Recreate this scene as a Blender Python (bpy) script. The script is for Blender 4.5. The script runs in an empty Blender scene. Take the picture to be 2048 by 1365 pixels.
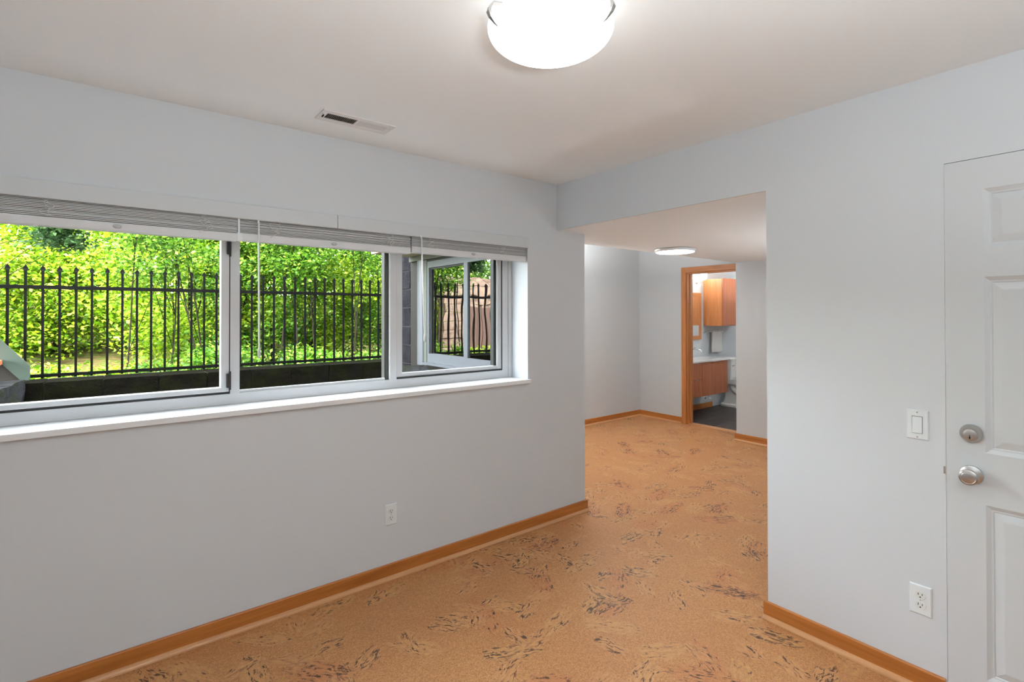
import bpy, math, random
import numpy as np
from mathutils import Vector, Matrix
random.seed(7); rng = np.random.default_rng(7)
SC = bpy.context.scene
COL = SC.collection
R = math.radians

# ------------------------------------------------------------------ camera, world, lights, exposure
HC = 1.4702
cam_d = bpy.data.cameras.new('camera'); cam = bpy.data.objects.new('camera', cam_d); COL.objects.link(cam)
SC.camera = cam
cam_d.sensor_fit = 'HORIZONTAL'; cam_d.sensor_width = 36.0
cam_d.lens = 1015.6 / 2048 * 36
cam_d.shift_y = -(682.5 - 620.92) / 2048
cam_d.clip_start = 0.02; cam_d.clip_end = 300
yaw, pitch, roll = 0.6670, 0.00743, -0.0012
fw = Vector((math.sin(yaw) * math.cos(pitch), math.cos(yaw) * math.cos(pitch), math.sin(pitch)))
rt = Vector((math.cos(yaw), -math.sin(yaw), 0)); up = rt.cross(fw)
r2 = math.cos(roll) * rt + math.sin(roll) * up; u2 = -math.sin(roll) * rt + math.cos(roll) * up
cam.matrix_world = Matrix(((r2.x, u2.x, -fw.x, 0), (r2.y, u2.y, -fw.y, 0), (r2.z, u2.z, -fw.z, HC), (0, 0, 0, 1)))

world = bpy.data.worlds.new('world'); SC.world = world; world.use_nodes = True
wn = world.node_tree; wn.nodes.clear()
sky = wn.nodes.new('ShaderNodeTexSky'); sky.sky_type = 'NISHITA'; sky.sun_disc = False
sky.sun_elevation = R(52); sky.sun_rotation = R(200); sky.air_density = 1.0; sky.dust_density = 2.0
bg = wn.nodes.new('ShaderNodeBackground'); bg.inputs['Strength'].default_value = 4.5
wo = wn.nodes.new('ShaderNodeOutputWorld')
hs = wn.nodes.new('ShaderNodeHueSaturation'); hs.inputs['Saturation'].default_value = .25
wn.links.new(sky.outputs[0], hs.inputs['Color']); wn.links.new(hs.outputs[0], bg.inputs[0]); wn.links.new(bg.outputs[0], wo.inputs[0])

def light(name, kind, loc, energy, color=(1, 1, 1), **kw):
    d = bpy.data.lights.new(name, kind); d.energy = energy; d.color = color
    for k, v in kw.items(): setattr(d, k, v)
    o = bpy.data.objects.new(name, d); o.location = loc; COL.objects.link(o); return o
sun = light('sun', 'SUN', (0, 0, 20), 12.0, (1, .95, .85), angle=R(0.6))
sun.rotation_euler = Vector((0.42, 0.62, -0.90)).to_track_quat('-Z', 'Y').to_euler()
LAMP = 14.0; FILL_BACK = 4.0; LAMP_HALL = 22.0; LAMP_BATH = 13.0
# added unseen uplights that brighten the ceilings like a bounced flash
def fill_uplight(name, loc, energy, size, color=(.925, .975, 1)):
    o = light(name, 'AREA', loc, energy, color, shape='DISK', size=size); o.rotation_euler = (math.pi, 0, 0); return o
fill_uplight('bounce_fill', (.25, -.30, 1.56), 58, .5)
fill_uplight('bounce_fill', (3.9, 3.8, 1.98), 68, .5, (1, .98, .95))
fill_uplight('bounce_fill', (4.4, 1.1, .8), 14, .5, (.93, .98, 1))
fill_uplight('bounce_fill', (7.6, 3.1, 1.6), 25, .4, (1, .97, .93))

SC.view_settings.view_transform = 'Standard'; SC.view_settings.look = 'None'
SC.view_settings.exposure = 0.06; SC.view_settings.gamma = 1.0
SC.view_settings.use_curve_mapping = False

# ------------------------------------------------------------------ materials
def nmat(name):
    m = bpy.data.materials.new(name); m.use_nodes = True
    nt = m.node_tree; nt.nodes.clear()
    out = nt.nodes.new('ShaderNodeOutputMaterial')
    return m, nt, out
class NT:
    def __init__(s, nt): s.nt = nt
    def n(s, t, **kw):
        x = s.nt.nodes.new(t)
        for k, v in kw.items():
            if k.startswith('i_'): 
                key = k[2:]; key = int(key) if key.isdigit() else key.replace('_', ' ')
                inp = x.inputs[key]
                if isinstance(v, bpy.types.NodeSocket): s.nt.links.new(v, inp)
                else: inp.default_value = v
            else: setattr(x, k, v)
        return x
    def math(s, op, a, b=None, c=None, clamp=False):
        x = s.nt.nodes.new('ShaderNodeMath'); x.operation = op; x.use_clamp = clamp
        for i, v in enumerate((a, b, c)):
            if v is None: continue
            if isinstance(v, bpy.types.NodeSocket): s.nt.links.new(v, x.inputs[i])
            else: x.inputs[i].default_value = v
        return x.outputs[0]
    def ramp(s, fac, stops, interp='LINEAR'):
        x = s.nt.nodes.new('ShaderNodeValToRGB'); s.nt.links.new(fac, x.inputs[0])
        cr = x.color_ramp; cr.interpolation = interp
        while len(cr.elements) < len(stops): cr.elements.new(0.5)
        for e, (p, c) in zip(cr.elements, stops):
            e.position = p; e.color = (c, c, c, 1) if isinstance(c, (int, float)) else (*c, 1)
        return x.outputs[0]
    def mix(s, fac, a, b, mode='MIX'):
        x = s.nt.nodes.new('ShaderNodeMix'); x.data_type = 'RGBA'; x.blend_type = mode
        for i, v in ((0, fac), (6, a), (7, b)):
            if isinstance(v, bpy.types.NodeSocket): s.nt.links.new(v, x.inputs[i])
            else: x.inputs[i].default_value = v if i == 0 else (*v, 1)
        return x.outputs[2]
    def pos(s): return s.nt.nodes.new('ShaderNodeNewGeometry').outputs['Position']
    def mapping(s, vec, scale=(1, 1, 1), rot=(0, 0, 0), loc=(0, 0, 0)):
        x = s.nt.nodes.new('ShaderNodeMapping'); s.nt.links.new(vec, x.inputs[0])
        x.inputs['Scale'].default_value = scale; x.inputs['Rotation'].default_value = rot; x.inputs['Location'].default_value = loc
        return x.outputs[0]
    def noise(s, vec, scale, detail=2.0, rough=0.5, dist=0.0):
        x = s.nt.nodes.new('ShaderNodeTexNoise'); s.nt.links.new(vec, x.inputs['Vector'])
        x.inputs['Scale'].default_value = scale; x.inputs['Detail'].default_value = detail
        x.inputs['Roughness'].default_value = rough; x.inputs['Distortion'].default_value = dist
        return x.outputs[0]
    def bump(s, h, strength=0.2, dist=0.002):
        x = s.nt.nodes.new('ShaderNodeBump'); x.inputs['Strength'].default_value = strength
        x.inputs['Distance'].default_value = dist; s.nt.links.new(h, x.inputs['Height']); return x.outputs[0]

def lin(r, g, b):
    f = lambda c: (c / 255 / 12.92) if c / 255 <= 0.04045 else ((c / 255 + 0.055) / 1.055) ** 2.4
    return (f(r), f(g), f(b))

def paint(name, col, rough=0.6, bump=0.05, bscale=250.0, metal=0.0, coat=0.0, var=0.03, spec=0.5):
    m, nt, out = nmat(name); t = NT(nt)
    p = t.pos(); v = t.noise(p, 3.0, 3.0)
    c = t.mix(t.math('MULTIPLY', v, var), col, tuple(x * 0.7 for x in col))
    b = t.n('ShaderNodeBsdfPrincipled', i_Base_Color=c, i_Roughness=rough, i_Metallic=metal)
    b.inputs['Coat Weight'].default_value = coat; b.inputs['Specular IOR Level'].default_value = spec
    if bump: nt.links.new(t.bump(t.noise(p, bscale, 2.0), bump, 0.001), b.inputs['Normal'])
    nt.links.new(b.outputs[0], out.inputs[0]); return m

def wood(name, c1, c2, axis=0, rough=0.35, scale=1.0):
    m, nt, out = nmat(name); t = NT(nt)
    sc = [26.0] * 3; sc[axis] = 1.6
    p = t.mapping(t.pos(), tuple(x * scale for x in sc))
    n1 = t.noise(p, 1.0, 6.0, 0.6, 0.6)
    sc2 = [160.0] * 3; sc2[axis] = 5
    n2 = t.noise(t.mapping(t.pos(), tuple(sc2)), 1.0, 3.0)
    f = t.ramp(t.math('ADD', t.math('MULTIPLY', n1, 0.75), t.math('MULTIPLY', n2, 0.25)), [(0.3, 0.0), (0.68, 1.0)])
    c = t.mix(f, c1, c2)
    b = t.n('ShaderNodeBsdfPrincipled', i_Base_Color=c, i_Roughness=rough)
    nt.links.new(t.bump(n2, 0.06, 0.001), b.inputs['Normal'])
    nt.links.new(b.outputs[0], out.inputs[0]); return m

def metal(name, col, rough, brushed=False):
    m, nt, out = nmat(name); t = NT(nt)
    r = t.math('ADD', t.math('MULTIPLY', t.noise(t.pos(), 90.0, 3.0), 0.12), rough)
    b = t.n('ShaderNodeBsdfPrincipled', i_Base_Color=(*col, 1), i_Roughness=r, i_Metallic=1.0)
    nt.links.new(b.outputs[0], out.inputs[0]); return m

def emit(name, col, strength, side=1.0):
    # frosted bowls glow strongest straight below the bulbs and weakly at the rim
    m, nt, out = nmat(name); t = NT(nt)
    if side < 1.0:
        g = nt.nodes.new('ShaderNodeNewGeometry'); z = t.n('ShaderNodeSeparateXYZ', i_Vector=g.outputs['Normal'])
        strength = t.math('MULTIPLY_ADD', t.math('MAXIMUM', t.math('MULTIPLY', z.outputs[2], -1.0), 0.0), strength * (1 - side), strength * side)
    e = t.n('ShaderNodeEmission', i_Color=(*col, 1), i_Strength=strength)
    nt.links.new(e.outputs[0], out.inputs[0]); return m

def glass(name, refl, tint=(1, 1, 1), power=1.0):
    m, nt, out = nmat(name); t = NT(nt)
    tr = t.n('ShaderNodeBsdfTransparent', i_Color=(*tint, 1)); gl = t.n('ShaderNodeBsdfGlossy', i_Roughness=0.0)
    wav = t.bump(t.noise(t.pos(), 2.2, 1.0), 0.12, 0.02)
    if power != 1.0: nt.links.new(wav, gl.inputs['Normal'])
    g = nt.nodes.new('ShaderNodeNewGeometry')
    dt = t.n('ShaderNodeVectorMath', operation='DOT_PRODUCT'); nt.links.new(g.outputs['Normal'], dt.inputs[0]); nt.links.new(g.outputs['Incoming'], dt.inputs[1])
    sch = t.math('POWER', t.math('SUBTRACT', 1.0, t.math('ABSOLUTE', dt.outputs['Value'])), 5.0)
    f = t.math('MULTIPLY_ADD', t.math('MULTIPLY_ADD', sch, .96, .04), refl[1], refl[0], clamp=True)
    mx = t.n('ShaderNodeMixShader', i_Fac=f)
    nt.links.new(tr.outputs[0], mx.inputs[1]); nt.links.new(gl.outputs[0], mx.inputs[2])
    nt.links.new(mx.outputs[0], out.inputs[0]); return m

def stone(name, c1, c2, moss=None, bump=0.9, scale=1.0):
    m, nt, out = nmat(name); t = NT(nt); p = t.pos()
    n1 = t.noise(p, 9.0 * scale, 5.0, 0.65); n2 = t.noise(p, 70.0 * scale, 4.0, 0.7)
    c = t.mix(t.ramp(t.math('ADD', t.math('MULTIPLY', n1, .5), t.math('MULTIPLY', n2, .5)), [(0.35, 0.0), (0.65, 1.0)]), c1, c2)
    if moss:
        f = t.ramp(t.noise(p, 6.0, 4.0, 0.7), [(0.45, 0.0), (0.62, 0.85)])
        c = t.mix(f, c, moss)
    b = t.n('ShaderNodeBsdfPrincipled', i_Base_Color=c, i_Roughness=0.95); b.inputs['Specular IOR Level'].default_value = .03
    nt.links.new(t.bump(t.math('ADD', n1, t.math('MULTIPLY', n2, .5)), bump, 0.03), b.inputs['Normal'])
    nt.links.new(b.outputs[0], out.inputs[0]); return m

def cork():
    m, nt, out = nmat('cork'); t = NT(nt); p = t.pos()
    # fine granules
    g1 = t.noise(p, 330.0, 3.0, 0.6); g2 = t.noise(p, 120.0, 2.0, 0.6)
    vr = t.n('ShaderNodeTexVoronoi', i_Vector=p, i_Scale=230.0)
    vc = t.n('ShaderNodeSeparateColor', i_Color=vr.outputs['Color'])
    base = t.mix(t.ramp(vc.outputs[0], [(0.0, 0.0), (1.0, 1.0)]), lin(166, 114, 68), lin(206, 152, 100))
    base = t.mix(t.ramp(g1, [(0.32, 0.75), (0.46, 0.0)]), base, lin(118, 72, 40))
    base = t.mix(t.math('MULTIPLY', t.ramp(t.noise(p, 2.2, 3.0), [(0.35, 0), (0.65, 1)]), 0.22), base, lin(166, 100, 62))
    col = base
    for k, (sc, lenx, leny, prob, seed, lt) in enumerate([(3.9, 0.150, 0.060, 0.60, 3.1, lin(210, 162, 108)), (3.1, 0.175, 0.070, 0.50, 11.7, lin(194, 128, 84)), (5.6, .095, .05, .5, 23.3, lin(208, 156, 106))]):
        wp = t.n('ShaderNodeVectorMath', operation='ADD'); nt.links.new(p, wp.inputs[0])
        nz = t.n('ShaderNodeTexNoise', i_Vector=p, i_Scale=11.0, i_Detail=3.0)
        ns = t.n('ShaderNodeVectorMath', operation='SCALE'); nt.links.new(nz.outputs['Color'], ns.inputs[0]); ns.inputs['Scale'].default_value = 0.05
        nt.links.new(ns.outputs[0], wp.inputs[1])
        q = t.mapping(wp.outputs[0], (1, 1, 0), (0, 0, seed), (seed, seed * 2, 0))
        vo = t.n('ShaderNodeTexVoronoi', voronoi_dimensions='2D', i_Vector=q, i_Scale=sc, i_Randomness=0.9)
        sep = t.n('ShaderNodeSeparateColor', i_Color=vo.outputs['Color'])
        loc = t.n('ShaderNodeVectorMath', operation='SUBTRACT'); nt.links.new(q, loc.inputs[0]); nt.links.new(vo.outputs['Position'], loc.inputs[1])
        ang = t.math('MULTIPLY_ADD', sep.outputs[0], 2.6, -0.6)
        rot = t.n('ShaderNodeVectorRotate', rotation_type='Z_AXIS', i_Vector=loc.outputs[0], i_Angle=ang)
        xy = t.n('ShaderNodeSeparateXYZ', i_Vector=rot.outputs[0])
        ex = t.math('DIVIDE', xy.outputs[0], lenx); ey = t.math('DIVIDE', xy.outputs[1], leny)
        d = t.math('ADD', t.math('POWER', t.math('ABSOLUTE', ex), 2.0), t.math('POWER', t.math('ABSOLUTE', ey), 2.0))
        d = t.math('ADD', d, t.math('MULTIPLY', t.math('SUBTRACT', t.noise(p, 28.0, 4.0, 0.7), 0.5), 2.2))
        mask = t.math('MULTIPLY', t.ramp(d, [(0.55, 1.0), (1.0, 0.0)]), t.math('LESS_THAN', sep.outputs[1], prob))
        # veins in the rotated frame
        vv = t.mapping(rot.outputs[0], (26, 95, 1), (0, 0, 0), (seed * 5, 0, 0))
        off = t.n('ShaderNodeVectorMath', operation='ADD'); nt.links.new(vv, off.inputs[0])
        po = t.n('ShaderNodeVectorMath', operation='SCALE'); nt.links.new(vo.outputs['Position'], po.inputs[0]); po.inputs['Scale'].default_value = 7.0
        nt.links.new(po.outputs[0], off.inputs[1])
        vn = t.noise(off.outputs[0], 1.0, 5.0, 0.65, 0.7)
        thr = t.math('MULTIPLY_ADD', sep.outputs[2], 0.11, 0.375)
        vein = t.math('MULTIPLY', t.math('LESS_THAN', vn, thr), t.ramp(t.noise(off.outputs[0], 0.30, 2.0), [(0.38, 0.0), (0.48, 1.0)]))
        patch = t.mix(t.ramp(vn, [(0.4, 0.6), (0.6, 0.0)]), lt, lin(150, 92, 56))
        patch = t.mix(t.math('MULTIPLY', vein, 0.92), patch, lin(48, 34, 32))
        fac = t.math('MULTIPLY', mask, t.math('MULTIPLY_ADD', vein, 0.42, 0.52))
        col = t.mix(fac, col, patch)
    b = t.n('ShaderNodeBsdfPrincipled', i_Base_Color=col, i_Roughness=t.math('MULTIPLY_ADD', g2, 0.2, 0.38))
    b.inputs['Specular IOR Level'].default_value = 0.35
    nt.links.new(t.bump(g1, 0.08, 0.001), b.inputs['Normal'])
    nt.links.new(b.outputs[0], out.inputs[0]); return m

def leafmat(name, cols):
    m, nt, out = nmat(name); t = NT(nt)
    g = nt.nodes.new('ShaderNodeNewGeometry')
    c = t.ramp(g.outputs['Random Per Island'], cols)
    big = t.ramp(t.noise(t.pos(), 1.3, 2.0), [(0.35, 0.75), (0.65, 1.15)])
    c = t.mix(1.0, c, big, 'MULTIPLY')
    d = t.n('ShaderNodeBsdfPrincipled', i_Base_Color=c, i_Roughness=0.5); d.inputs['Specular IOR Level'].default_value = .3
    tr = t.n('ShaderNodeBsdfTranslucent', i_Color=c)
    mx = t.n('ShaderNodeMixShader', i_Fac=0.45); nt.links.new(d.outputs[0], mx.inputs[1]); nt.links.new(tr.outputs[0], mx.inputs[2])
    nt.links.new(mx.outputs[0], out.inputs[0]); return m

M = {}
M['wall'] = paint('wall_paint', (0.645, 0.682, 0.712), 0.65, 0.06, 220)
M['ceil'] = paint('ceiling_paint', (0.875, 0.905, 0.915), 0.8, 0.05, 200)
M['trimw'] = paint('white_gloss_paint', (0.85, 0.875, 0.89), 0.35, 0.02, 90)
M['vinyl'] = paint('white_vinyl', (0.66, 0.675, 0.69), 0.35, 0.0)
M['door'] = paint('door_paint', (0.615, 0.648, 0.668), 0.38, 0.05, 60)
M['plastic'] = paint('white_plastic', (0.76, 0.81, 0.83), 0.3, 0.0)
M['socket'] = paint('cream_plastic', (0.72, 0.76, 0.74), 0.3, 0.0)
M['blind'] = paint('blind_vinyl', (0.54, 0.555, 0.56), 0.45, 0.0)
M['rail'] = paint('blind_rail', (0.70, 0.72, 0.735), 0.4, 0.0)
M['cordm'] = paint('cord', (0.75, 0.74, 0.72), 0.7, 0.0)
M['clear'] = paint('wand_plastic', (0.72, 0.74, 0.74), 0.15, 0.0)
M['gasket'] = paint('black_rubber', (0.02, 0.02, 0.02), 0.6, 0.0)
M['dark'] = paint('dark_slot', (0.012, 0.011, 0.01), 0.8, 0.0)
M['blackmetal'] = paint('black_fence_paint', (0.002, 0.0022, 0.0022), 0.6, 0.1, 60, spec=.04)
M['nickel'] = metal('satin_nickel', (0.50, 0.49, 0.48), 0.30)
M['chrome'] = metal('chrome', (0.8, 0.8, 0.8), 0.08)
M['brass'] = metal('strike_metal', (0.45, 0.40, 0.33), 0.4)
BC1, BC2 = lin(150, 86, 34), lin(196, 124, 60)
M['basex'] = wood('maple_base_x', BC1, BC2, 0); M['basey'] = wood('maple_base_y', BC1, BC2, 1)
M['shoex'] = wood('maple_shoe_x', lin(186, 130, 84), lin(214, 166, 118), 0); M['shoey'] = wood('maple_shoe_y', lin(186, 130, 84), lin(214, 166, 118), 1)
M['casing'] = wood('fir_casing', lin(160, 96, 48), lin(196, 130, 72), 2)
M['casingh'] = wood('fir_casing_head', lin(160, 96, 48), lin(196, 130, 72), 1)
M['cab'] = wood('cabinet_wood', lin(190, 118, 66), lin(220, 150, 96), 2, 0.4)
M['van'] = wood('vanity_wood', lin(158, 88, 54), lin(192, 118, 78), 2, 0.4)
M['slate'] = paint('slate_tile', lin(62, 56, 55), 0.45, 0.25, 30, var=0.5)
M['grout'] = paint('grout', lin(112, 108, 104), 0.9, 0.1)
M['porc'] = paint('porcelain', (0.82, 0.82, 0.80), 0.12, 0.0, coat=0.5)
M['towel'] = paint('terry', (0.80, 0.79, 0.77), 0.95, 0.6, 500)
M['mirror'] = metal('mirror_glass', (0.9, 0.9, 0.9), 0.0)
M['cork'] = cork()
M['valance'] = paint('valance_paint', (0.61, 0.645, 0.665), 0.45, 0.0)
M['glass'] = glass('window_glass', (0.0, 0.12), (0.97, 0.985, 0.97))
M['glassw'] = glass('dim_mirror_glass', (0.34, 1.0), (0.28, 0.24, 0.22), 2.0)  # dark tint imitates a dim room behind; mirror share raised for the reflection
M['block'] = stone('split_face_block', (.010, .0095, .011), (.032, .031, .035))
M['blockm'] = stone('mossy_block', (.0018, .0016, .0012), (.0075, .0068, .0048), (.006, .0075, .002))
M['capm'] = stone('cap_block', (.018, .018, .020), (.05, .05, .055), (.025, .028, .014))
M['mortar'] = paint('mortar', (.06, .058, .058), 0.95, 0.3, 80)
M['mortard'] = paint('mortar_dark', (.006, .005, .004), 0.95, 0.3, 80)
M['pink'] = stone('sandstone', (.13, .085, .065), (.30, .23, .18), bump=0.9)
M['gravel'] = stone('gravel_soil', (.008, .007, .005), (.03, .025, .018), bump=1.0)
M['earth'] = stone('leafy_earth', (.05, .035, .018), (.12, .09, .04), (.05, .09, .012))
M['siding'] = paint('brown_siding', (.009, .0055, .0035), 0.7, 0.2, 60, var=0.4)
M['beige'] = paint('beige_soffit', (.48, .40, .24), 0.7, 0.1)
M['sage'] = paint('sage_trim', (.08, .088, .07), 0.6, 0.05)
M['bluewhite'] = paint('white_alu', (.10, .108, .12), 0.4, 0.0)
M['greensteel'] = paint('green_steel', (.035, .058, .044), 0.5, 0.08, 90)
M['deckwood'] = wood('deck_wood', (.035, .014, .008), (.085, .038, .022), 2, 0.7)
M['tread'] = wood('tread_wood', lin(160, 84, 44), lin(196, 110, 62), 1, 0.7)
M['bark'] = stone('bark', (.008, .007, .005), (.03, .026, .02), bump=0.5, scale=3)
L1 = [(0.0, (.028,.095,.003)), (0.35, (.13,.265,.007)), (0.7, (.30,.44,.014)), (1.0, (.55,.64,.09))]
L2 = [(0.0, (.018,.07,.006)), (0.5, (.075,.20,.013)), (1.0, (.24,.40,.04))]
L3 = [(0.0, lin(28, 54, 30)), (1.0, lin(62, 92, 50))]
M['leaf1'] = leafmat('leaf_yellow_green', L1); M['leaf2'] = leafmat('leaf_mid_green', L2); M['leaf3'] = leafmat('needle_dark', L3)
M['bowl'] = emit('lamp_bowl_glow', (1, 0.97, 0.93), LAMP, .14); M['bowl_fill'] = emit('fill_bowl_glow_rear', (1, 0.97, 0.93), FILL_BACK)
M['disc'] = emit('led_disc_glow', (1, 0.93, 0.86), LAMP_HALL); M['vlight'] = emit('vanity_shade_glow', (1, 0.95, 0.88), LAMP_BATH)
M['upper_block'] = paint('shade_block_paint', lin(120, 100, 80), 0.8, 0.1)

# ------------------------------------------------------------------ mesh builder
class MB:
    def __init__(s): s.v = []; s.f = []; s.smooth = False
    def add(s, vs, fs):
        b = len(s.v); s.v += [tuple(x) for x in vs]; s.f += [tuple(i + b for i in f) for f in fs]; return s
    def box(s, x0, x1, y0, y1, z0, z1):
        if x0 > x1: x0, x1 = x1, x0
        if y0 > y1: y0, y1 = y1, y0
        if z0 > z1: z0, z1 = z1, z0
        vs = [(x, y, z) for z in (z0, z1) for y in (y0, y1) for x in (x0, x1)]
        return s.add(vs, [(0, 2, 3, 1), (4, 5, 7, 6), (0, 1, 5, 4), (2, 6, 7, 3), (0, 4, 6, 2), (1, 3, 7, 5)])
    def bevbox(s, x0, x1, y0, y1, z0, z1, face, bw, bd):
        """box whose face side ('-x','-y','+z','-z') is chamfered by width bw, depth bd"""
        ax = 'xyz'.index(face[1]); sg = -1 if face[0] == '-' else 1
        lo = [x0, y0, z0]; hi = [x1, y1, z1]
        o = [i for i in range(3) if i != ax]
        back = lo[ax] if sg > 0 else hi[ax]; front = hi[ax] if sg > 0 else lo[ax]; mid = front - sg * bd
        rings = []
        for a, ins in ((back, 0), (mid, 0), (front, bw)):
            ring = []
            for (p, q) in ((0, 0), (1, 0), (1, 1), (0, 1)):
                c = [0, 0, 0]; c[ax] = a
                c[o[0]] = (lo[o[0]] + ins) if p == 0 else (hi[o[0]] - ins)
                c[o[1]] = (lo[o[1]] + ins) if q == 0 else (hi[o[1]] - ins)
                ring.append(c)
            rings.append(ring)
        return s.rings(rings)
    def rings(s, rings, cap=True, closed=False):
        n = len(rings[0]); vs = [p for r in rings for p in r]; fs = []
        m = len(rings)
        for k in range(m if closed else m - 1):
            for i in range(n):
                a = k * n + i; b = k * n + (i + 1) % n; k2 = (k + 1) % m
                fs.append((a, b, k2 * n + (i + 1) % n, k2 * n + i))
        if cap and not closed:
            fs.append(tuple(reversed(range(n)))); fs.append(tuple(range((m - 1) * n, m * n)))
        return s.add(vs, fs)
    def lathe(s, prof, c=(0, 0, 0), axis='z', n=32, cap=True, sx=1.0, sy=1.0):
        rs = []
        for r, h in prof:
            ring = []
            for i in range(n):
                a = 2 * math.pi * i / n; p = (r * math.cos(a) * sx, r * math.sin(a) * sy, h)
                if axis == 'x': p = (p[2], p[0], p[1])
                if axis == 'y': p = (p[0], p[2], p[1])
                ring.append((p[0] + c[0], p[1] + c[1], p[2] + c[2]))
            rs.append(ring)
        return s.rings(rs, cap)
    def tube(s, pts, r, n=8, closed=False):
        pts = [Vector(p) for p in pts]; rs = []
        m = len(pts); prev = None
        for i, p in enumerate(pts):
            d = (pts[min(i + 1, m - 1)] - pts[max(i - 1, 0)]) if not closed else (pts[(i + 1) % m] - pts[i - 1])
            d = d.normalized() if d.length > 1e-9 else Vector((0, 0, 1))
            if prev is None:
                a = d.orthogonal().normalized()
            else:
                a = prev - d * prev.dot(d); a = a.normalized() if a.length > 1e-6 else d.orthogonal().normalized()
            prev = a; b = d.cross(a)
            rr = r[i] if isinstance(r, (list, tuple)) else r
            rs.append([tuple(p + rr * (math.cos(t) * a + math.sin(t) * b)) for t in [2 * math.pi * j / n for j in range(n)]])
        return s.rings(rs, True, closed)
    def build(s, name, mat, parent=None, smooth=False, bevel=0.0):
        me = bpy.data.meshes.new(name); me.from_pydata(s.v, [], s.f); me.validate(); me.update()
        import bmesh
        bm = bmesh.new(); bm.from_mesh(me)
        bmesh.ops.recalc_face_normals(bm, faces=bm.faces)
        if bevel: bmesh.ops.bevel(bm, geom=list(bm.edges), offset=bevel, segments=1, affect='EDGES', clamp_overlap=True)
        bm.to_mesh(me); bm.free()
        me.materials.append(mat if not isinstance(mat, str) else M[mat])
        if smooth:
            me.polygons.foreach_set('use_smooth', [True] * len(me.polygons))
            if smooth is not True: me.set_sharp_from_angle(angle=R(smooth))
        return link(name, me, parent)
def link(name, me, parent=None):
    o = bpy.data.objects.new(name, me); COL.objects.link(o)
    if parent is not None:
        o.parent = parent; 
        if parent.location.length > 0 or any(parent.rotation_euler):
            bpy.context.view_layer.update(); o.matrix_parent_inverse = parent.matrix_world.inverted()
    return o
def tag(o, label=None, cat=None, group=None, kind=None):
    if label: o['label'] = label
    if cat: o['category'] = cat
    if group: o['group'] = group
    if kind: o['kind'] = kind
    return o
def thing(name, loc, label, cat, group=None):
    o = bpy.data.objects.new(name, None); o.empty_display_size = .05; o.location = loc; COL.objects.link(o)
    bpy.context.view_layer.update()
    return tag(o, label, cat, group)
def struct(o, label=None): return tag(o, label, kind='structure')
def sempty(name, loc, label):
    o = bpy.data.objects.new(name, None); o.location = loc; o.empty_display_size = .05; COL.objects.link(o)
    bpy.context.view_layer.update(); return struct(o, label)
def place(mesh, name, loc, parent, rot=(0, 0, 0), scale=(1, 1, 1)):
    o = bpy.data.objects.new(name, mesh); COL.objects.link(o)
    o.matrix_basis = Matrix.LocRotScale(Vector(loc), Matrix.Rotation(rot[2], 3, 'Z').to_quaternion(), Vector(scale))
    if parent is not None:
        o.parent = parent; o.matrix_parent_inverse = parent.matrix_world.inverted()
    return o

# ------------------------------------------------------------------ dimensions
A, B, ZC, ZL = 2.652, 2.494, 2.393, 2.069
AO = 3.034                      # outer face of the window wall
EX, CY, DX = 5.708, 4.655, 6.021
XW0, YW0 = -1.7, -1.5
WX0, WX1, WZ0, WZ1 = -0.455, 2.224, 1.0, 1.985
OY = 1.171                      # right side of the opening

# ------------------------------------------------------------------ room shell
struct(MB().box(XW0, 2.78, YW0, AO, -.12, 0).box(2.78, DX + .12, .5, CY, -.12, 0).build('floor', 'cork'), 'warm tan cork floor with dark flecked patches through both rooms')
struct(MB().box(XW0 - .15, B, YW0 - .15, A, ZC, 2.6).box(B, 8.6, YW0 - .15, AO, ZC, 2.6).box(XW0 - .15, B, A, AO, ZC, 2.6).box(2.5, 8.6, AO, CY + .25, ZC, 2.6).build('ceiling', 'ceil'), 'flat off-white ceiling of the main room')
struct(MB().box(B + .015, EX + .4, .5, AO, ZL, ZC - .002).build('ceiling', 'ceil'), 'lower dropped ceiling over the passage beyond the opening')
w = MB()
w.box(XW0, WX0, A, AO, 0, ZC).box(WX1, 2.78, A, AO, 0, ZC).box(WX0, WX1, A, AO, 0, WZ0).box(WX0, WX1, A, AO, WZ1, ZC)
struct(w.build('wall_left', 'wall'), 'white wall around the long window')
w = MB(); DY0, DY1, DZ = -.411, .5005, 2.042
w.box(B, B + .12, DY1, OY, 0, ZC).box(B, B + .12, YW0, DY0, 0, ZC).box(B, B + .12, DY0, DY1, DZ, ZC).box(B, B + .015, OY, A, ZL, ZC)
struct(w.build('wall_right', 'wall'), 'white wall with the switch and the panelled door, header over the opening')
struct(MB().box(XW0 - .15, B + .12, YW0 - .15, YW0, 0, ZC).build('wall_back', 'wall'), 'white wall behind the viewpoint')
struct(MB().box(XW0 - .15, XW0, YW0, AO, 0, ZC).build('wall_front', 'wall'), 'white end wall left of the viewpoint')
struct(MB().box(B + .12, EX + .4, .4, .5, 0, ZC).build('wall_passage', 'wall'), 'right side wall of the passage')
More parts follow.
